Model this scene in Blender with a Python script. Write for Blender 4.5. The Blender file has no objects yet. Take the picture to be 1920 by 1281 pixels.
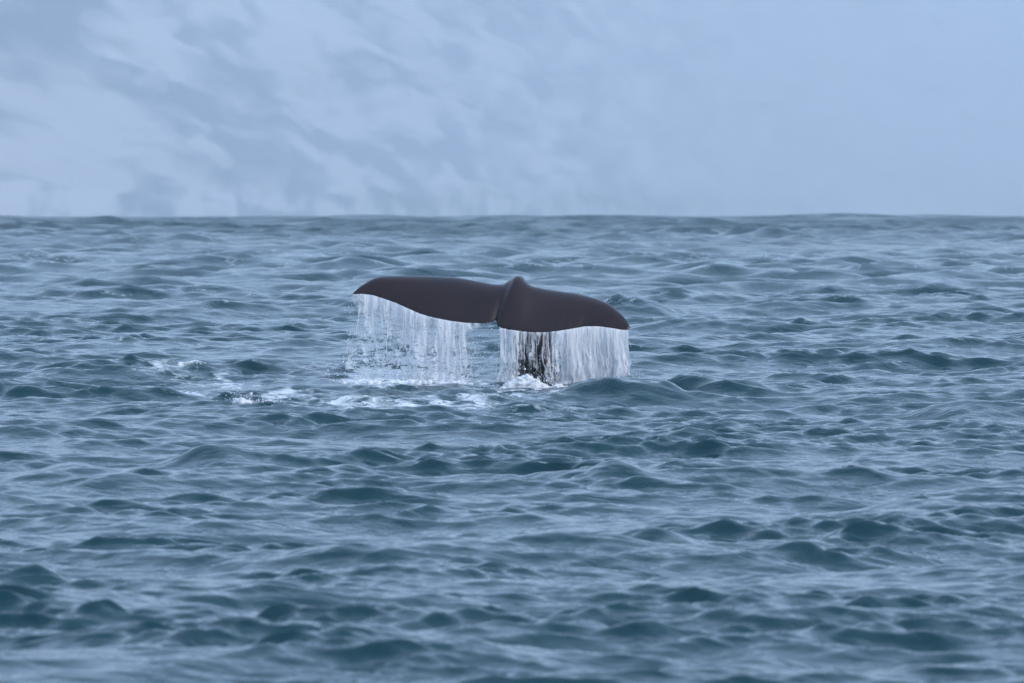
import bpy, math, random
import numpy as np
from mathutils import Vector

random.seed(7)
RNG = np.random.default_rng(11)
SC = bpy.context.scene
COL = SC.collection
R = math.radians

# ------------------------------------------------------------------ camera, world, sun, exposure
DIST = 100.0                 # metres from lens to whale
FRAME_W = 14.8               # metres of frame width at the whale
S = FRAME_W / 1920.0         # metres per photograph pixel at the whale
HZ = 402.0                   # eye-level row in the photograph
WL = 715.0                   # water line row at the whale
EYE = (WL - HZ) * S          # height of the lens above the sea

cam_d = bpy.data.cameras.new('camera')
cam = bpy.data.objects.new('camera', cam_d)
COL.objects.link(cam)
cam.location = (0, -DIST, EYE)
cam.rotation_euler = (R(90) - math.atan((640.5 - HZ) * S / DIST), 0, 0)
cam_d.sensor_width = 36
cam_d.lens = 36 * DIST / FRAME_W
cam_d.clip_start = 0.5
cam_d.clip_end = 80000
cam_d.dof.use_dof = True
cam_d.dof.focus_distance = DIST
cam_d.dof.aperture_fstop = 5.6
SC.camera = cam

SUN_EL, SUN_AZ = 30.0, 112.0     # degrees; veiled light from the right
world = bpy.data.worlds.new('World')
SC.world = world
world.use_nodes = True
wn, wl = world.node_tree.nodes, world.node_tree.links
wn.clear()
w_out = wn.new('ShaderNodeOutputWorld')
w_bg = wn.new('ShaderNodeBackground')
w_bg.inputs['Strength'].default_value = 0.15
sky = wn.new('ShaderNodeTexSky')
sky.sky_type = 'NISHITA'
sky.sun_disc = False
sky.sun_elevation = R(SUN_EL)
sky.sun_rotation = R(SUN_AZ)
sky.air_density = 1.0
sky.dust_density = 1.0
w_tc = wn.new('ShaderNodeTexCoord')
w_map = wn.new('ShaderNodeMapping')
w_map.inputs['Scale'].default_value = (1.0, 1.0, 3.0)
w_noise = wn.new('ShaderNodeTexNoise')
w_noise.inputs['Scale'].default_value = 2.2
w_noise.inputs['Detail'].default_value = 5
w_ramp = wn.new('ShaderNodeValToRGB')
w_ramp.color_ramp.elements[0].position = 0.3
w_ramp.color_ramp.elements[0].color = (3.9, 4.5, 6.9, 1)
w_ramp.color_ramp.elements[1].position = 0.7
w_ramp.color_ramp.elements[1].color = (3.8, 6.0, 8.8, 1)
w_mix = wn.new('ShaderNodeMix')
w_mix.data_type = 'RGBA'
w_mix.inputs[0].default_value = 0.6      # cloud cover
wl.new(w_tc.outputs['Generated'], w_map.inputs['Vector'])
wl.new(w_map.outputs[0], w_noise.inputs['Vector'])
wl.new(w_noise.outputs['Fac'], w_ramp.inputs['Fac'])
wl.new(sky.outputs[0], w_mix.inputs[6])
wl.new(w_ramp.outputs[0], w_mix.inputs[7])
wl.new(w_mix.outputs[2], w_bg.inputs['Color'])
wl.new(w_bg.outputs[0], w_out.inputs['Surface'])

sun_d = bpy.data.lights.new('sun', 'SUN')
sun_d.energy = 1.45
sun_d.angle = R(25)
sun_d.color = (1.0, 0.97, 0.96)
sun = bpy.data.objects.new('sun', sun_d)
COL.objects.link(sun)
# Nishita: sun_rotation is clockwise from +Y seen from above
_az, _el = R(SUN_AZ), R(SUN_EL)
to_sun = Vector((math.sin(_az) * math.cos(_el), math.cos(_az) * math.cos(_el), math.sin(_el)))
sun.rotation_euler = to_sun.to_track_quat('Z', 'Y').to_euler()
sun.location = (0, -60, 80)

SC.view_settings.view_transform = 'Standard'
SC.view_settings.look = 'None'
SC.view_settings.exposure = 0.5
SC.view_settings.gamma = 1
SC.view_settings.use_curve_mapping = False
cy = SC.cycles
cy.use_denoising = True
cy.max_bounces = 8
cy.diffuse_bounces = 3
cy.glossy_bounces = 3
cy.transmission_bounces = 4
cy.transparent_max_bounces = 24
cy.volume_bounces = 4
cy.caustics_reflective = False
cy.caustics_refractive = False

# ------------------------------------------------------------------ helpers
def sea_xy(px, py):
    """place on the calm sea that lies at a given spot of the photograph"""
    d = DIST * (WL - HZ) / (py - HZ)
    return (px - 960) * S * d / DIST, d - DIST

def new_mesh_obj(name, verts, faces, mat=None, parent=None, smooth=True, kind=None):
    me = bpy.data.meshes.new(name)
    verts = np.asarray(verts, dtype=np.float32)
    if isinstance(faces, np.ndarray):
        n = len(faces); k = faces.shape[1]
        me.vertices.add(len(verts)); me.vertices.foreach_set('co', verts.ravel())
        me.loops.add(n * k); me.loops.foreach_set('vertex_index', faces.astype(np.int32).ravel())
        me.polygons.add(n)
        me.polygons.foreach_set('loop_start', np.arange(0, n * k, k, dtype=np.int32))
        me.update(calc_edges=True)
    else:
        me.from_pydata([tuple(v) for v in verts], [], faces)
    me.validate()
    if smooth:
        me.polygons.foreach_set('use_smooth', np.ones(len(me.polygons), dtype=bool))
    ob = bpy.data.objects.new(name, me)
    COL.objects.link(ob)
    if mat: me.materials.append(mat)
    if parent: ob.parent = parent
    if kind: ob['kind'] = kind
    return ob

def grid_faces(nr, nc):
    i = np.arange(nr * nc, dtype=np.int32).reshape(nr, nc)
    return np.stack([i[:-1, :-1], i[:-1, 1:], i[1:, 1:], i[1:, :-1]], -1).reshape(-1, 4)

def _hash(ix, iy, seed):
    h = (ix.astype(np.int64) * 374761393 + iy.astype(np.int64) * 668265263 + seed * 974634777) & 0xffffffff
    h = ((h ^ (h >> 13)) * 1274126177) & 0xffffffff
    h = h ^ (h >> 16)
    return (h & 0xffffff).astype(np.float32) / float(0xffffff)

def vnoise(x, y, seed=0):
    ix, iy = np.floor(x), np.floor(y)
    fx, fy = (x - ix), (y - iy)
    fx = fx * fx * fx * (fx * (fx * 6 - 15) + 10); fy = fy * fy * fy * (fy * (fy * 6 - 15) + 10)
    a = _hash(ix, iy, seed); b = _hash(ix + 1, iy, seed)
    c = _hash(ix, iy + 1, seed); d = _hash(ix + 1, iy + 1, seed)
    return (a * (1 - fx) + b * fx) * (1 - fy) + (c * (1 - fx) + d * fx) * fy

def fbm(x, y, seed=0, octv=4, gain=0.5):
    t = np.zeros_like(x, dtype=np.float32); amp, tot = 1.0, 0.0
    for o in range(octv):
        ca, sa = math.cos(o * 1.1), math.sin(o * 1.1)
        t += amp * vnoise((x * ca - y * sa) * 2 ** o + 17.3 * o, (x * sa + y * ca) * 2 ** o - 9.1 * o, seed + o)
        tot += amp; amp *= gain
    return t / tot

def sstep(a, b, x):
    t = np.clip((x - a) / (b - a), 0, 1)
    return t * t * (3 - 2 * t)

def new_mat(name):
    m = bpy.data.materials.new(name)
    m.use_nodes = True
    n = m.node_tree.nodes; n.clear()
    out = n.new('ShaderNodeOutputMaterial')
    return m, n, m.node_tree.links, out

# ------------------------------------------------------------------ materials
def water_material():
    m, n, l, out = new_mat('sea_water')
    geo = n.new('ShaderNodeNewGeometry')
    p = n.new('ShaderNodeBsdfPrincipled')
    p.inputs['Base Color'].default_value = (0.0010, 0.036, 0.045, 1)
    p.inputs['Roughness'].default_value = 0.08
    p.inputs['IOR'].default_value = 1.333
    # ripples too small for the mesh
    mp = n.new('ShaderNodeMapping'); mp.inputs['Scale'].default_value = (0.8, 1.0, 1.0)
    l.new(geo.outputs['Position'], mp.inputs['Vector'])
    n1 = n.new('ShaderNodeTexNoise'); n1.inputs['Scale'].default_value = 3.2; n1.inputs['Detail'].default_value = 4
    n1.inputs['Roughness'].default_value = 0.55; n1.inputs['Distortion'].default_value = 0.6
    l.new(mp.outputs[0], n1.inputs['Vector'])
    b1 = n.new('ShaderNodeBump'); b1.inputs['Strength'].default_value = 0.7; b1.inputs['Distance'].default_value = 0.05
    l.new(n1.outputs['Fac'], b1.inputs['Height'])
    fa = n.new('ShaderNodeAttribute'); fa.attribute_name = 'unresolved'      # share of the chop too fine for the mesh here
    ro = n.new('ShaderNodeMapRange'); ro.inputs['To Min'].default_value = 0.045; ro.inputs['To Max'].default_value = 0.42
    l.new(fa.outputs['Fac'], ro.inputs['Value'])
    # cat's paws: gusts roughen the water in long patches
    gm = n.new('ShaderNodeMapping'); gm.inputs['Scale'].default_value = (0.05, 0.018, 1.0)
    l.new(geo.outputs['Position'], gm.inputs['Vector'])
    gn = n.new('ShaderNodeTexNoise'); gn.inputs['Scale'].default_value = 1.0; gn.inputs['Detail'].default_value = 4
    l.new(gm.outputs[0], gn.inputs['Vector'])
    gr = n.new('ShaderNodeMapRange'); gr.inputs['From Min'].default_value = 0.35; gr.inputs['From Max'].default_value = 0.65
    gr.inputs['To Min'].default_value = 0.6; gr.inputs['To Max'].default_value = 1.35
    l.new(gn.outputs['Fac'], gr.inputs['Value'])
    gx = n.new('ShaderNodeMath'); gx.operation = 'MULTIPLY'
    l.new(ro.outputs[0], gx.inputs[0]); l.new(gr.outputs[0], gx.inputs[1]); l.new(gx.outputs[0], p.inputs['Roughness'])
    def slopes(scale, k, kf):
        nn = n.new('ShaderNodeTexNoise'); nn.inputs['Scale'].default_value = scale; nn.inputs['Detail'].default_value = 3
        l.new(mp.outputs[0], nn.inputs['Vector'])
        sb = n.new('ShaderNodeVectorMath'); sb.operation = 'SUBTRACT'; sb.inputs[1].default_value = (0.5, 0.5, 0.5)
        l.new(nn.outputs['Color'], sb.inputs[0])
        mk = n.new('ShaderNodeMath'); mk.operation = 'MULTIPLY_ADD'; mk.inputs[1].default_value = kf; mk.inputs[2].default_value = k
        l.new(fa.outputs['Fac'], mk.inputs[0])
        ms = n.new('ShaderNodeVectorMath'); ms.operation = 'SCALE'
        l.new(sb.outputs[0], ms.inputs[0]); l.new(mk.outputs[0], ms.inputs['Scale'])
        return ms.outputs[0]
    s1 = slopes(4.5, 0.16, 0.5); s2 = slopes(0.45, 0.0, 2.0); s3 = slopes(0.09, 0.0, 1.6)
    a1 = n.new('ShaderNodeVectorMath'); a1.operation = 'ADD'; l.new(s1, a1.inputs[0]); l.new(s2, a1.inputs[1])
    a4 = n.new('ShaderNodeVectorMath'); a4.operation = 'ADD'; l.new(a1.outputs[0], a4.inputs[0]); l.new(s3, a4.inputs[1])
    a2 = n.new('ShaderNodeVectorMath'); a2.operation = 'ADD'; l.new(a4.outputs[0], a2.inputs[0]); l.new(b1.outputs[0], a2.inputs[1])
    a3 = n.new('ShaderNodeVectorMath'); a3.operation = 'NORMALIZE'; l.new(a2.outputs[0], a3.inputs[0])
    l.new(a3.outputs[0], p.inputs['Normal'])
    # aerated water and foam, from the painted density on the mesh broken up finely
    at = n.new('ShaderNodeAttribute'); at.attribute_name = 'foam'
    fn = n.new('ShaderNodeTexNoise'); fn.inputs['Scale'].default_value = 6.0; fn.inputs['Detail'].default_value = 6
    fn.inputs['Roughness'].default_value = 0.65; fn.inputs['Distortion'].default_value = 1.2
    l.new(mp.outputs[0], fn.inputs['Vector'])
    ad = n.new('ShaderNodeMath'); ad.operation = 'ADD'
    l.new(at.outputs['Fac'], ad.inputs[0]); l.new(fn.outputs['Fac'], ad.inputs[1])
    dv = n.new('ShaderNodeVectorMath'); dv.operation = 'MULTIPLY_ADD'; dv.inputs[1].default_value = (0.5, 0.5, 0.0)
    l.new(fn.outputs['Color'], dv.inputs[0]); l.new(mp.outputs[0], dv.inputs[2])
    vo = n.new('ShaderNodeTexVoronoi'); vo.feature = 'DISTANCE_TO_EDGE'; vo.inputs['Scale'].default_value = 2.6
    l.new(dv.outputs[0], vo.inputs['Vector'])
    la = n.new('ShaderNodeMapRange'); la.inputs['From Min'].default_value = 0.0; la.inputs['From Max'].default_value = 0.16
    la.inputs['To Min'].default_value = 0.22; la.inputs['To Max'].default_value = -0.06
    l.new(vo.outputs['Distance'], la.inputs['Value'])
    a_l = n.new('ShaderNodeMath'); a_l.operation = 'ADD'; l.new(ad.outputs[0], a_l.inputs[0]); l.new(la.outputs[0], a_l.inputs[1])
    mr = n.new('ShaderNodeMapRange'); mr.interpolation_type = 'SMOOTHSTEP'
    mr.inputs['From Min'].default_value = 0.84; mr.inputs['From Max'].default_value = 1.45
    l.new(a_l.outputs[0], mr.inputs['Value'])
    fo = n.new('ShaderNodeBsdfPrincipled')
    fo.inputs['Base Color'].default_value = (0.80, 0.84, 0.87, 1); fo.inputs['Roughness'].default_value = 0.6
    l.new(b1.outputs[0], fo.inputs['Normal'])
    mix = n.new('ShaderNodeMixShader')
    l.new(mr.outputs[0], mix.inputs[0]); l.new(p.outputs[0], mix.inputs[1]); l.new(fo.outputs[0], mix.inputs[2])
    l.new(mix.outputs[0], out.inputs['Surface'])
    return m

def skin_material():
    m, n, l, out = new_mat('wet_whale_skin')
    tc = n.new('ShaderNodeTexCoord')
    no = n.new('ShaderNodeTexNoise'); no.inputs['Scale'].default_value = 2.2; no.inputs['Detail'].default_value = 3
    l.new(tc.outputs['Object'], no.inputs['Vector'])
    rp = n.new('ShaderNodeValToRGB')
    rp.color_ramp.elements[0].position = 0.05; rp.color_ramp.elements[0].color = (0.010, 0.0042, 0.0043, 1)
    rp.color_ramp.elements[1].position = 0.75; rp.color_ramp.elements[1].color = (0.023, 0.0092, 0.0090, 1)
    l.new(no.outputs['Fac'], rp.inputs['Fac'])
    fi = n.new('ShaderNodeTexNoise'); fi.inputs['Scale'].default_value = 55; fi.inputs['Detail'].default_value = 4
    l.new(tc.outputs['Object'], fi.inputs['Vector'])
    bp = n.new('ShaderNodeBump'); bp.inputs['Strength'].default_value = 0.35; bp.inputs['Distance'].default_value = 0.006
    l.new(fi.outputs['Fac'], bp.inputs['Height'])
    p = n.new('ShaderNodeBsdfPrincipled')
    wet = n.new('ShaderNodeMapRange'); wet.inputs['From Min'].default_value = 0.1; wet.inputs['From Max'].default_value = 0.9
    wet.inputs['To Min'].default_value = 0.24; wet.inputs['To Max'].default_value = 0.38
    l.new(no.outputs['Fac'], wet.inputs['Value']); l.new(wet.outputs[0], p.inputs['Roughness'])
    p.inputs['IOR'].default_value = 1.38
    p.inputs['Coat Weight'].default_value = 0.15; p.inputs['Coat IOR'].default_value = 1.33; p.inputs['Coat Roughness'].default_value = 0.16
    l.new(bp.outputs[0], p.inputs['Coat Normal'])
    l.new(rp.outputs[0], p.inputs['Base Color']); l.new(bp.outputs[0], p.inputs['Normal'])
    l.new(p.outputs[0], out.inputs['Surface'])
    return m

def aerated_material(name, alpha_nodes=None, base=(0.94, 0.945, 0.95)):
    m, n, l, out = new_mat(name)
    d = n.new('ShaderNodeBsdfPrincipled')
    d.inputs['Base Color'].default_value = (*base, 1); d.inputs['Roughness'].default_value = 0.35
    d.inputs['IOR'].default_value = 1.33
    t = n.new('ShaderNodeBsdfTranslucent'); t.inputs['Color'].default_value = (*base, 1)
    mx = n.new('ShaderNodeMixShader'); mx.inputs[0].default_value = 0.3
    l.new(d.outputs[0], mx.inputs[1]); l.new(t.outputs[0], mx.inputs[2])
    last = mx.outputs[0]
    if alpha_nodes:
        a, bump = alpha_nodes(n, l)
        l.new(bump, d.inputs['Normal']); l.new(bump, t.inputs['Normal'])
        tr = n.new('ShaderNodeBsdfTransparent')
        m2 = n.new('ShaderNodeMixShader')
        l.new(a, m2.inputs[0]); l.new(tr.outputs[0], m2.inputs[1]); l.new(last, m2.inputs[2])
        last = m2.outputs[0]
    l.new(last, out.inputs['Surface'])
    return m

def curtain_alpha(seed, xs, zs, amax, lacy):
    def f(n, l):
        uv = n.new('ShaderNodeAttribute'); uv.attribute_name = 'fall_flow'      # across metres, fall metres
        mp = n.new('ShaderNodeMapping'); mp.inputs['Scale'].default_value = (xs, zs, 1); mp.inputs['Location'].default_value = (seed * 3.1, seed * 7.7, seed)
        l.new(uv.outputs['Vector'], mp.inputs['Vector'])
        no = n.new('ShaderNodeTexNoise'); no.inputs['Scale'].default_value = 1.0; no.inputs['Detail'].default_value = 5
        no.inputs['Roughness'].default_value = 0.62; no.inputs['Distortion'].default_value = 0.35
        l.new(mp.outputs[0], no.inputs['Vector'])
        de = n.new('ShaderNodeAttribute'); de.attribute_name = 'sheet_cover'
        sp = n.new('ShaderNodeSeparateXYZ'); l.new(uv.outputs['Vector'], sp.inputs[0])
        n2 = n.new('ShaderNodeTexNoise'); n2.inputs['Scale'].default_value = 11.0; n2.inputs['Detail'].default_value = 4; n2.inputs['Distortion'].default_value = 1.5
        l.new(uv.outputs['Vector'], n2.inputs['Vector'])
        c2 = n.new('ShaderNodeMath'); c2.operation = 'SUBTRACT'; c2.inputs[1].default_value = 0.5; l.new(n2.outputs['Fac'], c2.inputs[0])
        t2 = n.new('ShaderNodeMath'); t2.operation = 'MULTIPLY'; l.new(c2.outputs[0], t2.inputs[0]); l.new(sp.outputs['Z'], t2.inputs[1])
        a0 = n.new('ShaderNodeMath'); a0.operation = 'MULTIPLY_ADD'; a0.inputs[1].default_value = lacy
        l.new(t2.outputs[0], a0.inputs[0]); l.new(no.outputs['Fac'], a0.inputs[2])
        ad = n.new('ShaderNodeMath'); ad.operation = 'ADD'
        l.new(a0.outputs[0], ad.inputs[0]); l.new(de.outputs['Fac'], ad.inputs[1])
        mr = n.new('ShaderNodeMapRange'); mr.interpolation_type = 'SMOOTHSTEP'
        mr.inputs['From Min'].default_value = 0.86; mr.inputs['From Max'].default_value = 1.12
        mr.inputs['To Max'].default_value = amax
        l.new(ad.outputs[0], mr.inputs['Value'])
        bp = n.new('ShaderNodeBump'); bp.inputs['Strength'].default_value = 0.8; bp.inputs['Distance'].default_value = 0.04
        l.new(no.outputs['Fac'], bp.inputs['Height'])
        return mr.outputs[0], bp.outputs[0]
    return f

def mountain_material():
    m, n, l, out = new_mat('snow_and_rock')
    at = n.new('ShaderNodeAttribute'); at.attribute_name = 'snow'
    geo = n.new('ShaderNodeNewGeometry')
    no = n.new('ShaderNodeTexNoise'); no.inputs['Scale'].default_value = 0.04; no.inputs['Detail'].default_value = 6
    l.new(geo.outputs['Position'], no.inputs['Vector'])
    mu = n.new('ShaderNodeMath'); mu.operation = 'MULTIPLY_ADD'; mu.inputs[1].default_value = 0.35; mu.inputs[2].default_value = -0.175
    l.new(no.outputs['Fac'], mu.inputs[0])
    ad = n.new('ShaderNodeMath'); ad.operation = 'ADD'; ad.use_clamp = True
    l.new(mu.outputs[0], ad.inputs[0]); l.new(at.outputs['Fac'], ad.inputs[1])
    mx = n.new('ShaderNodeMix'); mx.data_type = 'RGBA'
    mx.inputs[6].default_value = (0.12, 0.17, 0.24, 1); mx.inputs[7].default_value = (0.52, 0.54, 0.59, 1)
    l.new(ad.outputs[0], mx.inputs[0])
    p = n.new('ShaderNodeBsdfPrincipled'); p.inputs['Roughness'].default_value = 0.85
    l.new(mx.outputs[2], p.inputs['Base Color'])
    l.new(p.outputs[0], out.inputs['Surface'])
    return m

M_WATER = water_material()
M_SKIN = skin_material()
M_MOUNT = mountain_material()
M_FOAM = aerated_material('white_foam')

# ------------------------------------------------------------------ sea
def build_sea():
    # rings round the viewer's boat: fine where waves can be told apart, coarse far away and to the sides
    rs = [0.6]
    while rs[-1] < 28: rs.append(rs[-1] * 1.02 + 0.01)
    while rs[-1] < 150: rs.append(rs[-1] * 1.00095)
    g = 1.00095
    while rs[-1] < 24000:
        g = min(g + 0.0000020, 1.0034) if rs[-1] < 2500 else min(g * 1.0008, 1.03)
        rs.append(rs[-1] * g)
    rs = np.array(rs, dtype=np.float64)
    core = np.linspace(-R(5.4), R(5.4), 410)
    step = core[1] - core[0]
    wing = []
    a, st = core[-1], step
    while a < math.pi:
        st = min(st * 1.2, R(8)); a += st; wing.append(a)
    wing = np.array(wing); wing = core[-1] + (wing - core[-1]) * (math.pi - core[-1]) / (wing[-1] - core[-1])
    th = np.concatenate([-wing[::-1], core, wing])
    dth = np.gradient(th)
    nr, nc = len(rs), len(th)
    X = (rs[:, None] * np.sin(th)[None, :]).astype(np.float32)
    Y = (rs[:, None] * np.cos(th)[None, :] - DIST).astype(np.float32)
    dr = np.gradient(rs)
    samp = np.maximum(dr[:, None], rs[:, None] * dth[None, :]).astype(np.float32)
    row_min = dr
    dx = np.zeros_like(X); dy = np.zeros_like(X); z = np.zeros_like(X)
    near_whale = np.exp(-(((X - 0.0) / 4.5) ** 2 + ((Y - 0.0) / 9.0) ** 2))
    gust = (0.45 + 2.3 * np.clip(fbm(X / 5.0, Y / 7.0, 3, 3) - 0.18, 0, 1) ** 1.3).astype(np.float32)
    gust2 = (0.38 + 3.1 * np.clip(fbm(X / 2.2, Y / 1.6, 31, 3) - 0.25, 0, 1) ** 1.4).astype(np.float32)
    nw = 240
    far = (1 + 1.1 * sstep(120, 320, np.hypot(X, Y + DIST))).astype(np.float32)
    off_chop = (1 + 2.2 * sstep(300, 1100, np.hypot(X, Y + DIST))).astype(np.float32)
    lam = np.exp(np.linspace(math.log(0.17), math.log(12.0), nw)) * np.exp(RNG.normal(0, 0.015, nw))
    lam = lam[::-1]; ride = None
    octs = math.log2(12.0 / 0.17)
    per = nw / octs
    wind = R(-80)
    for i in range(nw):
        L = float(lam[i]); k = 2 * math.pi / L
        var = 0.0160 * (1.0 if L < 0.65 else (0.65 / L) ** 0.85)
        var *= 1.35 if L < 0.5 else 1.0
        amp = math.sqrt(2 * var / per) / k
        spread = R(36) if L < 2.2 else R(40)
        ang = wind + R(22 if i % 5 < 2 else -12) + float(np.clip(RNG.normal(0, 1), -2.2, 2.2)) * spread * 0.75
        c, s = math.cos(ang), math.sin(ang)
        ph = float(RNG.uniform(0, 2 * math.pi))
        last = int(np.searchsorted(row_min, L / 1.9))
        if last < 2: continue
        xx, yy = X[:last], Y[:last]
        w = np.clip((L / samp[:last] - 1.9) / 1.4, 0, 1) * far[:last] * amp
        if L > 2.5: w = w * off_chop[:last]
        mod = np.ones_like(w)
        if L < 2.2: mod = mod * gust[:last]
        if L < 1.1: mod = mod * gust2[:last]
        if L < 1.4:
            if ride is None:        # small waves steepen on the crests of the larger ones
                ride = (1 + 0.4 * np.clip(z / (z[rs < 150].std() + 1e-6), -1.2, 1.6)).astype(np.float32)
            mod = mod * ride[:last]
        w = w * (2.1 * np.tanh(mod / 2.1))
        if L > 1.5: w = w * (1 - 0.7 * near_whale[:last])
        p = (k * c) * xx + (k * s) * yy + np.float32(ph)
        z[:last] += w * (np.cos(p) - np.float32(0.22) * np.sin(2 * p))
        sn = w * np.sin(p) * np.float32(0.80)
        dx[:last] -= c * sn; dy[:last] -= s * sn
    # long swell
    off_shore = 1 + 1.9 * sstep(350, 1500, np.hypot(X, Y + DIST))
    for L, ang, amp, ph in ((95, -28, 0.11, 0.0), (66, -152, 0.09, 1.0), (74, -75, 0.15, 0.4), (47, -50, 0.10, 2.1), (118, -110, 0.20, 4.0), (163, -80, 0.26, 1.2), (33, -95, 0.06, 1.0), (23, -70, 0.05, 3.0)):
        k = 2 * math.pi / L; c, s = math.cos(R(ang)), math.sin(R(ang))
        sw = amp * np.cos(k * (c * X + s * Y) + ph) * np.clip((L / samp - 2.2) / 2, 0, 1)
        sw0 = amp * math.cos(ph)
        z += sw * off_shore - sw0 * np.exp(-(X / 20) ** 2 - (Y / 30) ** 2)
    # single wave humps the photograph shows: (px, py of the crest's foot, half width m, half depth m, height m)
    for px, py, wx, wy, hgt in HUMPS:
        cx, cyy = sea_xy(px, py)
        q = np.clip(1 - ((Y - cyy) / wy), -3, 3)
        body = np.exp(-((X - cx) / wx) ** 2) * np.exp(-((Y - cyy) / wy) ** 2)
        z += hgt * body * (0.55 + 0.9 * fbm(X * 2.0, Y * 0.9, 9, 4))
    # foam density
    foam = np.zeros_like(X)
    sel = (np.abs(X) < 9) & (Y > -22) & (Y < 14)
    xs, ys = X[sel], Y[sel]
    f = np.zeros_like(xs)
    for px, py, wx, wy, st in FOAM:
        cx, cyy = sea_xy(px, py)
        f = np.maximum(f, st * np.exp(-(((xs - cx) / wx) ** 2 + ((ys - cyy) / wy) ** 2)))
    br = fbm(xs * 1.6, ys * 0.8, 21, 4)
    ridg = 1 - np.abs(fbm(xs * 1.1 + 5, ys * 0.55, 25, 4) * 2 - 1) * 3.0
    f = f * (0.05 + 0.55 * br + 0.5 * np.clip(ridg, 0, 1))
    foam[sel] = np.clip(f, 0, 0.62)
    lump = (fbm(xs * 5, ys * 4, 41, 3) - 0.3) * 0.04
    zz = z[sel]; zz += lump * np.clip(f * 1.4, 0, 1); z[sel] = zz
    # a few tiny breaking crests elsewhere
    crest = np.clip((z - 0.30) * 4, 0, 0.32) * (fbm(X * 0.9, Y * 0.9, 55, 3) > 0.62)
    foam = np.maximum(foam, crest.astype(np.float32))
    V = np.stack([X + dx, Y + dy, z], -1).reshape(-1, 3)
    ob = new_mesh_obj('sea', V, grid_faces(nr, nc)[:, ::-1], M_WATER, kind='structure')
    at = ob.data.attributes.new('foam', 'FLOAT', 'POINT')
    at.data.foreach_set('value', foam.ravel().astype(np.float32))
    unres = np.repeat(sstep(110, 1300, rs)[:, None], nc, 1)
    au = ob.data.attributes.new('unresolved', 'FLOAT', 'POINT')
    au.data.foreach_set('value', unres.ravel().astype(np.float32))
    print('sea', nr, nc, nr * nc * 2, 'z std', float(z.std()))
    return ob, (X, Y, z)

HUMPS = [
    (1190, 738, 1.15, 0.75, 0.27), (1330, 730, 0.7, 0.8, 0.22), (1075, 735, 0.35, 0.7, 0.06),
    (850, 742, 0.85, 0.7, 0.13), (560, 738, 0.6, 1.2, 0.06), (830, 765, 0.45, 0.7, 0.09),
    (1150, 598, 0.45, 0.7, 0.36), (1215, 599, 0.7, 0.7, 0.26),
    (140, 880, 0.40, 0.5, 0.15), (215, 890, 0.4, 0.6, 0.10), (390, 865, 0.5, 0.7, 0.14), (100, 1060, 0.22, 0.25, 0.15), (1150, 885, 0.25, .5, 0.11),
    (1800, 750, 0.6, 0.9, 0.15), (1560, 730, 0.35, 0.7, 0.13), (1240, 985, 0.30, 0.4, 0.10), (1650, 965, 0.4, 0.4, 0.10),
]
FOAM = [
    (985, 724, 0.45, 1.6, 1.3), (940, 738, 0.7, 2.0, 1.1), (1040, 736, 0.5, 1.6, 0.9), (1140, 735, 0.5, 1.2, 0.5),
    (760, 716, 1.1, 1.8, 1.1), (680, 714, 0.8, 1.8, 1.1), (850, 716, 0.6, 1.5, 1.0),
    (640, 744, 1.1, 1.6, 1.2), (760, 750, 1.0, 1.4, 1.05), (850, 747, 0.9, 1.6, 0.9), (930, 752, 0.9, 1.2, 0.85),
    (455, 745, 0.4, 1.0, 1.2), (530, 743, 0.9, 1.6, 1.1), (410, 741, 0.8, 1.5, 1.0),
    (370, 722, 0.7, 2.2, 1.1), (325, 714, 0.5, 1.6, 1.0), (450, 718, 0.7, 1.8, 0.9), (560, 724, 0.8, 1.8, 0.85), (620, 712, 0.7, 1.8, 0.9),
    (1060, 750, 0.5, 0.8, 0.7),
]
sea, SEA = build_sea()

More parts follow.
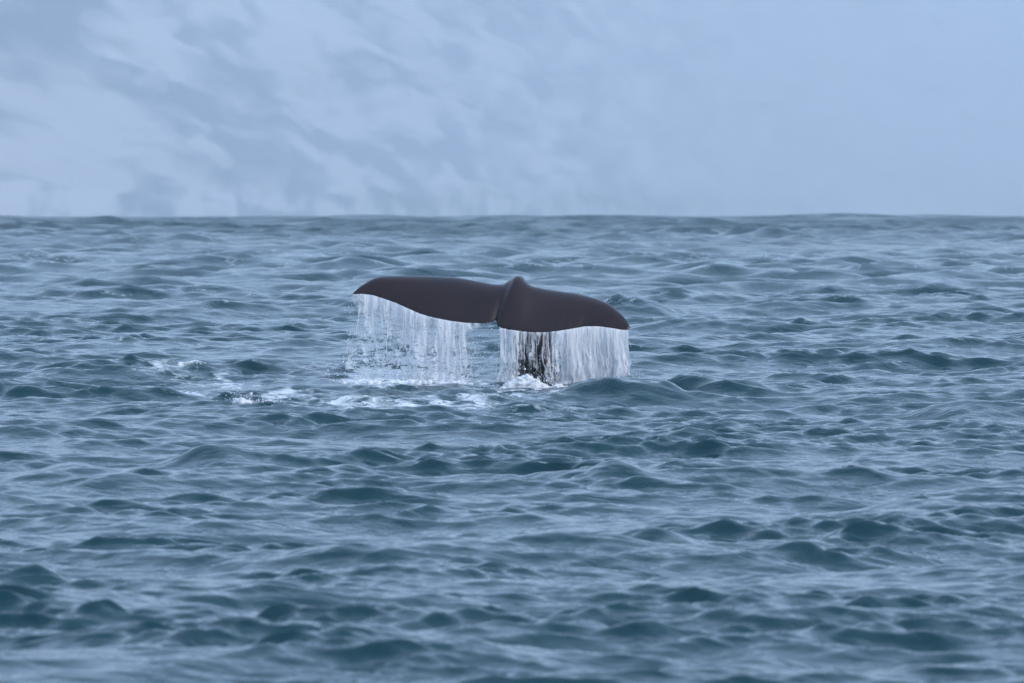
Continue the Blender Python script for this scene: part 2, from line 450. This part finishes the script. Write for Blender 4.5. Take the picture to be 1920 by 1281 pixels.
# ------------------------------------------------------------------ mountain behind the fjord
def build_mountain():
    core = np.linspace(-R(6.5), R(6.5), 520)
    wing = []
    a, st = core[-1], core[1] - core[0]
    while a < R(60):
        st = min(st * 1.13, R(2.5)); a += st; wing.append(a)
    wing = np.array(wing)
    th = np.concatenate([-wing[::-1], core, wing])
    v = np.concatenate([np.linspace(0, 0.55, 260), np.linspace(0.555, 1, 40)])
    TH, V = np.meshgrid(th, v)
    deg = np.degrees(TH)
    # the shore swings away from the viewer towards the right
    r0 = np.clip(7000 + 1050 * (deg + 4.2), 4500, 17500)
    along = r0 * TH                           # metres along the shore
    H = 950.0
    up = V * H
    run = up * 1.5
    A, U = along / 2.6, up / 2.6
    wv = fbm(A / 30, U / 30, 120, 3) * 30
    n1 = fbm(A / 60, (U + 0.4 * A) / 50, 71, 4)
    n2 = fbm(A / 20, (U + 0.5 * A) / 16, 77, 4)
    big = fbm(A / 160, U / 90, 83, 3)
    rr = r0 + run + ((n1 - 0.5) * 170 + (n2 - 0.5) * 50 + (big - 0.5) * 260) * sstep(0.0, 0.05, V)
    z = up - 1.5 + (n2 - 0.5) * 24 * sstep(0.0, 0.05, V)
    z = z - sstep(0.75, 1.0, V) * (fbm(A / 110, V * 0 + 3, 91, 4) * 380)
    X = rr * np.sin(TH); Y = rr * np.cos(TH) - DIST
    # snow cover: drifts and gullies hold snow, ribs are bare; rocky foot on the left
    st1 = fbm((A - 0.4 * U) / 20, (U + 0.55 * A + wv) / 9.0, 101, 4)
    st2 = fbm((A - 0.3 * U + wv) / 30, (U + 0.35 * A + wv) / 24, 105, 3)
    drift = sstep(0.60, 0.72, fbm((A + wv * 0.6) / 17, (U + 0.3 * A) / 12, 131, 2))
    even = 1 - 0.85 * sstep(-1.0, 2.4, deg)            # mist painted into the snow cover: contrast fades out towards the right
    snow = 0.55 - 0.12 * even + even * ((st1 - 0.5) * 2.1 + (st2 - 0.5) * 2.2 + drift * 0.6) - 0.22 * even * np.exp(-((up - 95) / 24) ** 2)
    foot = 1 - sstep(0.0, 52.0 / H, up / H)
    arcs = fbm(A / 4.5, U / 14, 109, 3)
    snow = snow + foot * even * ((arcs - 0.5) * 3.2 + 0.22)
    fan = np.hypot((deg + 4.2) / 0.50, up / 40) + (fbm(A / 7, U / 7, 141, 3) - 0.5) * 0.5          # pale avalanche fan at the far left shore, rock round its rim
    snow = snow * (1 - 0.45 * (1 - sstep(0.95, 1.35, fan))) + (0.35 + (arcs - 0.5) * 1.6) * (1 - sstep(0.85, 1.0, fan)) - 0.05 * np.exp(-((fan - 1.15) / 0.16) ** 2)
    ob = new_mesh_obj('mountain', np.stack([X, Y, z], -1).reshape(-1, 3), grid_faces(len(v), len(th)), M_MOUNT, kind='structure')
    at = ob.data.attributes.new('snow', 'FLOAT', 'POINT')
    at.data.foreach_set('value', np.clip(snow, 0, 1).ravel().astype(np.float32))
    return ob
mountain = build_mountain()

# ------------------------------------------------------------------ haze over the fjord
def build_haze():
    x, y0, y1, z0, z1 = 26000, -6000, 27000, -3.5, 1050
    vs = [(-x, y0, z0), (x, y0, z0), (x, y1, z0), (-x, y1, z0), (-x, y0, z1), (x, y0, z1), (x, y1, z1), (-x, y1, z1)]
    fs = [(0, 3, 2, 1), (4, 5, 6, 7), (0, 1, 5, 4), (1, 2, 6, 5), (2, 3, 7, 6), (3, 0, 4, 7)]
    m, n, l, out = new_mat('cold_haze')
    pv = n.new('ShaderNodeVolumePrincipled')
    pv.inputs['Color'].default_value = (0.85, 0.94, 1.0, 1)
    pv.inputs['Density'].default_value = 0.00015
    pv.inputs['Anisotropy'].default_value = 0.2
    l.new(pv.outputs[0], out.inputs['Volume'])
    ob = new_mesh_obj('haze', vs, fs, m, smooth=False, kind='stuff')
    return ob
haze = build_haze()

# ------------------------------------------------------------------ whale
def poly_at(pts, n, bias=None):
    pts = np.array(pts, dtype=np.float64)
    d = np.concatenate([[0], np.cumsum(np.hypot(*np.diff(pts, axis=0).T))])
    u = np.linspace(0, 1, n) if bias is None else bias
    t = u * d[-1]
    # smooth through the points (Catmull-Rom on arc length)
    out = []
    for tt in t:
        i = int(np.clip(np.searchsorted(d, tt) - 1, 0, len(pts) - 2))
        f = (tt - d[i]) / (d[i + 1] - d[i])
        p1, p2 = pts[i], pts[i + 1]
        p0 = pts[i - 1] if i > 0 else 2 * p1 - p2
        p3 = pts[i + 2] if i + 2 < len(pts) else 2 * p2 - p1
        m1 = (p2 - p0) * 0.5; m2 = (p3 - p1) * 0.5
        f2, f3 = f * f, f * f * f
        out.append((2 * f3 - 3 * f2 + 1) * p1 + (f3 - 2 * f2 + f) * m1 * 0.8 + (-2 * f3 + 3 * f2) * p2 + (f3 - f2) * m2 * 0.8)
    return np.array(out)

LEAD_L = [(660, 552.8), (671, 542), (687, 531), (702, 523), (718, 519.5), (765, 518.5), (812, 519), (859, 522), (890, 527.5), (925, 534.5), (945, 535), (957, 527)]
TRAIL_L = [(660, 553.2), (679, 552.5), (699, 555), (718, 561), (742, 569.5), (765, 580), (788, 590), (812, 597), (843, 603), (874, 607), (905, 608), (921, 605.5), (932, 599)]
LEAD_R = [(957, 527), (969, 521.5), (981, 524), (989, 533), (1000, 540), (1037, 545.5), (1080, 551.5), (1115, 560), (1144, 572), (1165, 589.5), (1176, 602), (1180.5, 611), (1181, 614.5)]
TRAIL_R = [(932, 599), (930, 606.5), (934, 612.5), (943, 617), (969, 621.5), (994, 624.5), (1020, 624.8), (1046, 622.3), (1072, 618), (1098, 613.5), (1123, 613.5), (1149, 617), (1166, 620), (1175, 620.5), (1180, 617.5)]

def fluke_depth(px, py):
    axis = 552 + (px - 660) * 0.127           # row of the span axis
    return 0.95 * (axis - py) * S + 0.10      # blade slopes down towards the viewer

def px2w(px, py, y):
    k = (DIST + y) / DIST
    return ((px - 960) * S * k, y, EYE - (py - HZ) * S * k)

def build_whale():
    nl, nr_, nv = 110, 110, 34
    cosb = 0.5 - 0.5 * np.cos(np.linspace(0, math.pi, nl))
    mixb = 0.5 * cosb + 0.5 * np.linspace(0, 1, nl)
    L = np.concatenate([poly_at(LEAD_L, nl, mixb), poly_at(LEAD_R, nr_, mixb)[1:]])
    T = np.concatenate([poly_at(TRAIL_L, nl, mixb), poly_at(TRAIL_R, nr_, mixb)[1:]])
    n = len(L)
    T[5:-5, 1] += (fbm(T[5:-5, 0] / 9.0, T[5:-5, 0] * 0, 61, 3) - 0.5) * 2.0
    T[5:-5, 1] -= 2.2 * np.exp(-((T[5:-5, 0] - 826) / 1.6) ** 2)
    span = np.concatenate([np.linspace(0, 1, nl), np.linspace(1, 0, nr_)[1:]])    # 0 at tips, 1 at root
    vv = 0.5 - 0.5 * np.cos(np.linspace(0, math.pi, nv))
    top, bot = [], []
    nrm = np.array([0, -0.725, 0.69])
    for j, v in enumerate(vv):
        for i in range(n):
            px = L[i, 0] * (1 - v) + T[i, 0] * v
            py = L[i, 1] * (1 - v) + T[i, 1] * v
            y = fluke_depth(px, py)
            c = np.array(px2w(px, py, y))
            th = (0.155 * span[i] ** 0.8 + 0.022) * (max(v, 0) ** 0.42 * (1 - v) * 2.6 * 0.5 + 0.035 * math.sqrt(max(0, 1 - v)) * 0)
            th += 0.011 * min(1, 12 * v, 25 * (1 - v))
            # the tail stalk's ridge runs down over the root, a step above the left blade
            cxr = 968 - 36 * v
            e = px - cxr
            ridge = (0.10 * math.exp(-(max(e, 0) / 42) ** 2) * (1 / (1 + math.exp(-e / 3.0))) - 0.0 * math.exp(-(min(e, 0) / 14) ** 2) * (1 if e < 0 else math.exp(-(e / 4) ** 2)))
            ridge *= math.sin(min(1, v * 4 + 0.15) * math.pi / 2) * (1 - 0.75 * v ** 3) * (1 if 0 < v < 1 else 0)
            cup = 0.075 * math.sin(math.pi * v ** 0.8) * min(1, span[i] * 3)
            top.append(c + nrm * (th * 0.62 + ridge + cup))
            bot.append(c - nrm * (th * 0.62 - cup * 0.6))
    top = np.array(top); bot = np.array(bot)
    f = grid_faces(nv, n)
    off = len(top)
    faces = [tuple(int(a) for a in q) for q in f] + [tuple(int(a) + off for a in q[::-1]) for q in f]
    ring = [i for i in range(n)] + [j * n + n - 1 for j in range(1, nv)] + [(nv - 1) * n + i for i in range(n - 2, -1, -1)] + [j * n for j in range(nv - 2, 0, -1)]
    for a, b in zip(ring, ring[1:] + ring[:1]):
        faces.append((b, a, a + off, b + off))
    verts = list(top) + list(bot)
    # tail stalk: rises out of the water behind the blades and bends over into their root
    st = [(964, 568, 0.44, 0.04, 0.03), (968, 550, 0.50, 0.10, 0.06), (972, 537, 0.60, 0.13, 0.09), (978, 546, 0.78, 0.18, 0.14), (986, 578, 0.92, 0.25, 0.20), (994, 620, 0.98, 0.29, 0.27),
          (1003, 665, 1.0, 0.31, 0.34), (1009, 712, 0.98, 0.35, 0.40), (1013, 760, 0.82, 0.42, 0.46), (1017, 830, 0.7, 0.46, 0.55)]
    cs = np.array([px2w(a, b, y) for a, b, y, _, _ in st]); rad = np.array([(p, q) for *_, p, q in st])
    fine_t = np.linspace(0, len(st) - 1, 60)
    C = np.stack([np.interp(fine_t, range(len(st)), cs[:, k]) for k in range(3)], -1)
    for _ in range(6): C[1:-1] = 0.25 * C[:-2] + 0.5 * C[1:-1] + 0.25 * C[2:]
    RD = np.stack([np.interp(fine_t, range(len(st)), rad[:, k]) for k in range(2)], -1)
    base = len(verts); ns = 40
    for i in range(60):
        tg = C[min(i + 1, 59)] - C[max(i - 1, 0)]; tg /= np.linalg.norm(tg)
        sx = np.array([1.0, 0, 0]); sx -= tg * (sx @ tg); sx /= np.linalg.norm(sx)
        sy = np.cross(tg, sx)
        for k in range(ns):
            a = 2 * math.pi * k / ns
            verts.append(C[i] + sx * RD[i, 0] * math.cos(a) + sy * RD[i, 1] * math.sin(a))
    for i in range(59):
        for k in range(ns):
            k2 = (k + 1) % ns
            faces.append((base + i * ns + k, base + i * ns + k2, base + (i + 1) * ns + k2, base + (i + 1) * ns + k))
    faces.append(tuple(base + k for k in range(ns))[::-1])
    faces.append(tuple(base + 59 * ns + k for k in range(ns)))
    ob = new_mesh_obj('whale', verts, faces, M_SKIN)
    import bmesh
    bm = bmesh.new(); bm.from_mesh(ob.data)
    bmesh.ops.remove_doubles(bm, verts=bm.verts, dist=0.0005)
    bmesh.ops.recalc_face_normals(bm, faces=bm.faces)
    bm.to_mesh(ob.data); bm.free()
    md = ob.modifiers.new('remesh', 'REMESH'); md.mode = 'VOXEL'; md.voxel_size = 0.011; md.use_smooth_shade = True
    sm = ob.modifiers.new('smooth', 'SMOOTH'); sm.factor = 0.5; sm.iterations = 4
    dg = bpy.context.evaluated_depsgraph_get()
    me = bpy.data.meshes.new_from_object(ob.evaluated_get(dg))
    ob.modifiers.clear(); old = ob.data; ob.data = me; bpy.data.meshes.remove(old); me.name = 'whale'
    print('whale faces', len(me.polygons))
    ob['label'] = 'dark brown whale tail with both flukes raised above the sea, water streaming off'
    ob['category'] = 'whale'
    return ob
whale = build_whale()

# ------------------------------------------------------------------ falling water
def interp_x(pts, px):
    p = np.array(sorted(pts)); return np.interp(px, p[:, 0], p[:, 1])

ICO_V, ICO_F = None, None
def ico():
    global ICO_V, ICO_F
    t = (1 + 5 ** 0.5) / 2
    v = np.array([(-1, t, 0), (1, t, 0), (-1, -t, 0), (1, -t, 0), (0, -1, t), (0, 1, t), (0, -1, -t), (0, 1, -t), (t, 0, -1), (t, 0, 1), (-t, 0, -1), (-t, 0, 1)], dtype=np.float32)
    ICO_V = v / np.linalg.norm(v[0])
    ICO_F = np.array([(0, 11, 5), (0, 5, 1), (0, 1, 7), (0, 7, 10), (0, 10, 11), (1, 5, 9), (5, 11, 4), (11, 10, 2), (10, 7, 6), (7, 1, 8), (3, 9, 4), (3, 4, 2), (3, 2, 6), (3, 6, 8), (3, 8, 9), (4, 9, 5), (2, 4, 11), (6, 2, 10), (8, 6, 7), (9, 8, 1)], dtype=np.int32)
ico()

def drops(name, P, rad, parent=None, stretch=None, mat=None):
    P = np.asarray(P, dtype=np.float32); rad = np.asarray(rad, dtype=np.float32)
    sc = np.ones((len(P), 3), dtype=np.float32) * rad[:, None]
    if stretch is not None: sc *= stretch
    jit = RNG.uniform(0.75, 1.25, (len(P), 12, 1)).astype(np.float32)
    V = P[:, None, :] + ICO_V[None] * sc[:, None, :] * jit
    F = ICO_F[None] + (np.arange(len(P)) * 12)[:, None, None]
    return new_mesh_obj(name, V.reshape(-1, 3), F.reshape(-1, 3), mat or M_FOAM, parent, kind='stuff')

def strands(name, paths, parent):
    """paths: list of (points Nx3, radii N); joined tapering threads of falling water"""
    V, F = [], []; b = 0; ns = 5
    ca = np.array([(math.cos(2 * math.pi * k / ns), math.sin(2 * math.pi * k / ns)) for k in range(ns)])
    for P, rr in paths:
        n = len(P)
        ring = np.zeros((n, ns, 3)); ring[:] = P[:, None, :]
        ring[:, :, 0] += ca[None, :, 0] * rr[:, None]; ring[:, :, 1] += ca[None, :, 1] * rr[:, None]
        V.append(ring.reshape(-1, 3))
        idx = np.arange(n * ns).reshape(n, ns) + b
        nx = np.roll(idx, -1, 1)
        F.append(np.stack([idx[:-1], nx[:-1], nx[1:], idx[1:]], -1).reshape(-1, 4)); b += n * ns
    return new_mesh_obj(name, np.concatenate(V), np.concatenate(F), M_FOAM, parent, kind='stuff')

def curtain(label, trail, x0, x1, dens, bottom, drift, layers, n_strand, n_drop, seed, amax, hole=0.0, lacy=0.5):
    rng = np.random.default_rng(seed)
    root = bpy.data.objects.new('water_curtain', None); COL.objects.link(root)
    root['label'] = label; root['category'] = 'falling water'; root['group'] = 'water falling off the tail'
    nx_, nz = 170, 48
    dens_x = np.array([d[0] for d in dens]); dens_v = np.array([d[1] for d in dens])
    bx = np.array([d[0] for d in bottom]); bv = np.array([d[1] for d in bottom])
    def fall(px, t, dy, wob):
        py0 = interp_x(trail, px) - 1.5
        pyb = np.interp(px, bx, bv)
        yb = fluke_depth(px, py0) + dy
        py = py0 + (pyb - py0) * t
        pxx = px + drift(px) * t + wob
        y = yb - 0.10 * np.sqrt(t + 0.001)
        return pxx, py, y
    base_loc = None
    for li, (dy, sx, sz, dd) in enumerate(layers):
        px = np.linspace(x0, x1, nx_); t = np.linspace(0, 1, nz)
        PX, Tm = np.meshgrid(px, t)
        wob = (fbm(PX * 0.06, Tm * 3, seed + li, 3) - 0.5) * 26 * Tm
        a, b, y = fall(PX, Tm, dy, wob)
        y = y + (fbm(PX * 0.13, Tm * 1.5, seed + 5 + li, 3) - 0.5) * 0.16 * (0.3 + Tm)
        k = (DIST + y) / DIST
        P = np.stack([(a - 960) * S * k, y, EYE - (b - HZ) * S * k], -1).reshape(-1, 3)
        m = aerated_material('falling_water', curtain_alpha(seed + li * 1.7, sx, sz, amax, lacy))
        sh = new_mesh_obj('sheet', P, grid_faces(nz, nx_), m, root, kind='stuff')
        d = np.interp(PX, dens_x, dens_v) + dd + 0.16 * np.exp(-Tm / 0.06) - hole * Tm + (fbm(PX * 0.035, Tm * 1.2, seed + 9 + li, 2) - 0.5) * (0.25 + 0.25 * Tm)
        edge = sstep(0, 7, PX - x0) * sstep(0, 5, x1 - PX)
        d = d * edge - (1 - edge) * 0.3
        at = sh.data.attributes.new('sheet_cover', 'FLOAT', 'POINT'); at.data.foreach_set('value', np.clip(d, -0.5, 1).ravel().astype(np.float32))
        fl = np.stack([PX * S, (b - 620) * S, Tm], -1).reshape(-1, 3).astype(np.float32)
        av = sh.data.attributes.new('fall_flow', 'FLOAT_VECTOR', 'POINT'); av.data.foreach_set('vector', fl.ravel())
    # threads
    paths = []
    pdf = np.clip(dens_v, 0.08, None)
    gx = np.linspace(x0 + 2, x1 - 2, 400); w = np.interp(gx, dens_x, pdf); w /= w.sum()
    for _ in range(n_strand):
        p0 = rng.choice(gx, p=w) + rng.uniform(-1, 1)
        t0 = 0 if rng.random() < 0.65 else rng.uniform(0, 0.6); t1 = min(1, t0 + rng.uniform(0.35, 1.0))
        t = np.linspace(t0, t1, 26)
        wob = np.cumsum(rng.normal(0, 0.9, 26)) * t + np.sin(t * rng.uniform(4, 14) + rng.uniform(0, 6)) * 1.2 * t
        a, b, y = fall(np.full(26, p0), t, rng.uniform(-0.12, 0.10), wob)
        k = (DIST + y) / DIST
        P = np.stack([(a - 960) * S * k, y, EYE - (b - HZ) * S * k], -1)
        rr = rng.uniform(0.002, 0.008) * (0.55 + 0.9 * rng.random(26)) * np.clip(np.minimum((t - t0) * 14 + 0.25, (t1 - t) * 14 + 0.15), 0, 1)
        paths.append((P, rr))
    strands('strand', paths, root)
    # drops
    p0 = rng.choice(gx, p=w, size=n_drop) + rng.normal(0, 4, n_drop)
    p0 = np.clip(p0, x0, x1)
    t = rng.random(n_drop) ** 0.6
    a, b, y = fall(p0, t, rng.normal(0, 0.12, n_drop), rng.normal(0, 3, n_drop) * t)
    k = (DIST + y) / DIST
    P = np.stack([(a - 960) * S * k, y, EYE - (b - HZ) * S * k], -1)
    drops('droplet', P, rng.uniform(0.002, 0.0065, n_drop), root, np.stack([np.ones(n_drop), np.ones(n_drop), rng.uniform(1, 2.6, n_drop)], -1))
    return root

curtain('ragged see-through curtain of water falling from the left fluke in separate streams', TRAIL_L, 656, 931,
        [(656, 0.22), (682, 0.32), (705, 0.38), (740, 0.38), (790, 0.45), (840, 0.43), (866, 0.38), (884, 0.22), (905, 0.12), (931, 0.05)],
        [(656, 690), (700, 708), (880, 716), (931, 716)],
        lambda p: (p - 800) * 0.0 - 14 * np.clip((760 - p) / 100, 0, 1),
        [(-0.02, 6.5, 2.2, 0.17), (0.07, 12, 3.6, 0.12)], 24, 1800, 5, 0.85, 0.07, 2.0)
curtain('dense white sheet of water falling from the right fluke in front of the tail stalk', TRAIL_R, 932, 1180,
        [(932, 0.34), (955, 0.34), (966, 0.30), (984, 0.20), (1028, 0.20), (1042, 0.36), (1055, 0.48), (1075, 0.66), (1180, 0.78)],
        [(932, 716), (1060, 722), (1110, 712), (1183, 702)],
        lambda p: 4 * np.clip((p - 1100) / 80, 0, 1) - 4 * np.clip((960 - p) / 30, 0, 1),
        [(-0.02, 18, 1.6, 0.18), (0.05, 30, 3.0, 0.16)], 80, 700, 6, 0.9)

# ------------------------------------------------------------------ splashes and spray at the water line
def splash(label, blobs, n, rmin, rmax, seed, core=None):
    rng = np.random.default_rng(seed)
    P = []; rad = []
    for px, py, y, wx, wy, wz, share in blobs:
        m = int(n * share)
        cx, cy_, cz = px2w(px, py, y)
        q = rng.normal(0, 1, (m, 3)) * np.array([wx, wy, wz])
        q[:, 2] = np.abs(q[:, 2]) - 0.02
        fall_off = np.exp(-(q[:, 0] / (wx * 1.6)) ** 2)
        q[:, 2] *= fall_off
        P.append(q + np.array([cx, cy_, cz])); rad.append(rng.uniform(rmin, rmax, m) * (0.5 + rng.random(m) ** 3 * 1.3))
    P = np.concatenate(P); rad = np.concatenate(rad)
    root = bpy.data.objects.new('splash', None); COL.objects.link(root)
    root['label'] = label; root['category'] = 'splash'; root['group'] = 'splashes round the tail'
    big = rng.random(len(P)) < 0.75
    rr = rad[big] * 1.5
    if core:
        C = []; cr = []
        for px, py, y, w, h, m in core:
            cx, cy_, cz = px2w(px, py, y)
            q = rng.uniform(-1, 1, (m, 2))
            hh = h * np.clip(1 - np.abs(q[:, 0]) ** 1.3, 0, 1) * (0.6 + 0.5 * rng.random(m))
            for f in (0.1, 0.5, 0.9):
                C.append(np.stack([cx + q[:, 0] * w, cy_ + q[:, 1] * w * 0.9, cz - 0.03 + hh * f], -1)); cr.append(rng.uniform(0.03, 0.055, m) * (1.1 - 0.35 * f))
        fr = drops('froth', np.concatenate([P[big]] + C), np.concatenate([rr] + cr), root)
    else:
        fr = drops('froth', P[big], rr, root)
    md = fr.modifiers.new('remesh', 'REMESH'); md.mode = 'VOXEL'; md.voxel_size = 0.011; md.use_smooth_shade = True
    sm = fr.modifiers.new('smooth', 'SMOOTH'); sm.factor = 0.5; sm.iterations = 7
    me = bpy.data.meshes.new_from_object(fr.evaluated_get(bpy.context.evaluated_depsgraph_get()))
    fr.modifiers.clear(); fr.data = me
    lo = P[~big].copy(); lo[:, 2] += np.abs(rng.normal(0, 0.05, len(lo)))
    drops('droplet', lo, rad[~big] * 0.5, root)
    return root

splash('white foam mound heaped at the foot of the tail stalk', [(985, 724, -0.9, 0.24, 0.3, 0.10, 0.6), (1040, 727, -0.9, 0.20, 0.3, 0.045, 0.15), (935, 735, -1.4, 0.30, 0.5, 0.035, 0.25)], 900, 0.004, 0.011, 1, [(985, 726, -1.0, 0.34, 0.20, 130), (1050, 727, -1.0, 0.16, 0.07, 30), (930, 735, -1.5, 0.35, 0.05, 40)])
splash('frothy white splash under the left water curtain', [(700, 712, -0.3, 0.25, 0.3, 0.09, 0.2), (760, 714, -0.3, 0.35, 0.3, 0.10, 0.3), (850, 716, -0.3, 0.3, 0.3, 0.07, 0.2), (640, 712, -0.2, 0.35, 0.4, 0.09, 0.15), (680, 690, -0.2, 0.3, 0.3, 0.16, 0.15)], 2400, 0.003, 0.009, 2, [(690, 716, -0.5, 0.4, 0.05, 30), (770, 717, -0.5, 0.5, 0.06, 40), (850, 718, -0.5, 0.3, 0.04, 24)])
splash('thin line of white spray where the right water sheet meets the wave', [(1080, 722, -0.5, 0.15, 0.15, 0.04, 0.3), (1130, 716, -0.5, 0.2, 0.15, 0.05, 0.4), (1175, 708, -0.5, 0.1, 0.15, 0.06, 0.3)], 700, 0.003, 0.008, 8)
splash('small pointed white foam crest at the left end of the foam trail', [(455, 752, -9.5, 0.14, 0.25, 0.075, 0.7), (500, 752, -9.5, 0.2, 0.3, 0.02, 0.3)], 260, 0.004, 0.012, 3, [(452, 752, -9.6, 0.10, 0.06, 16)])
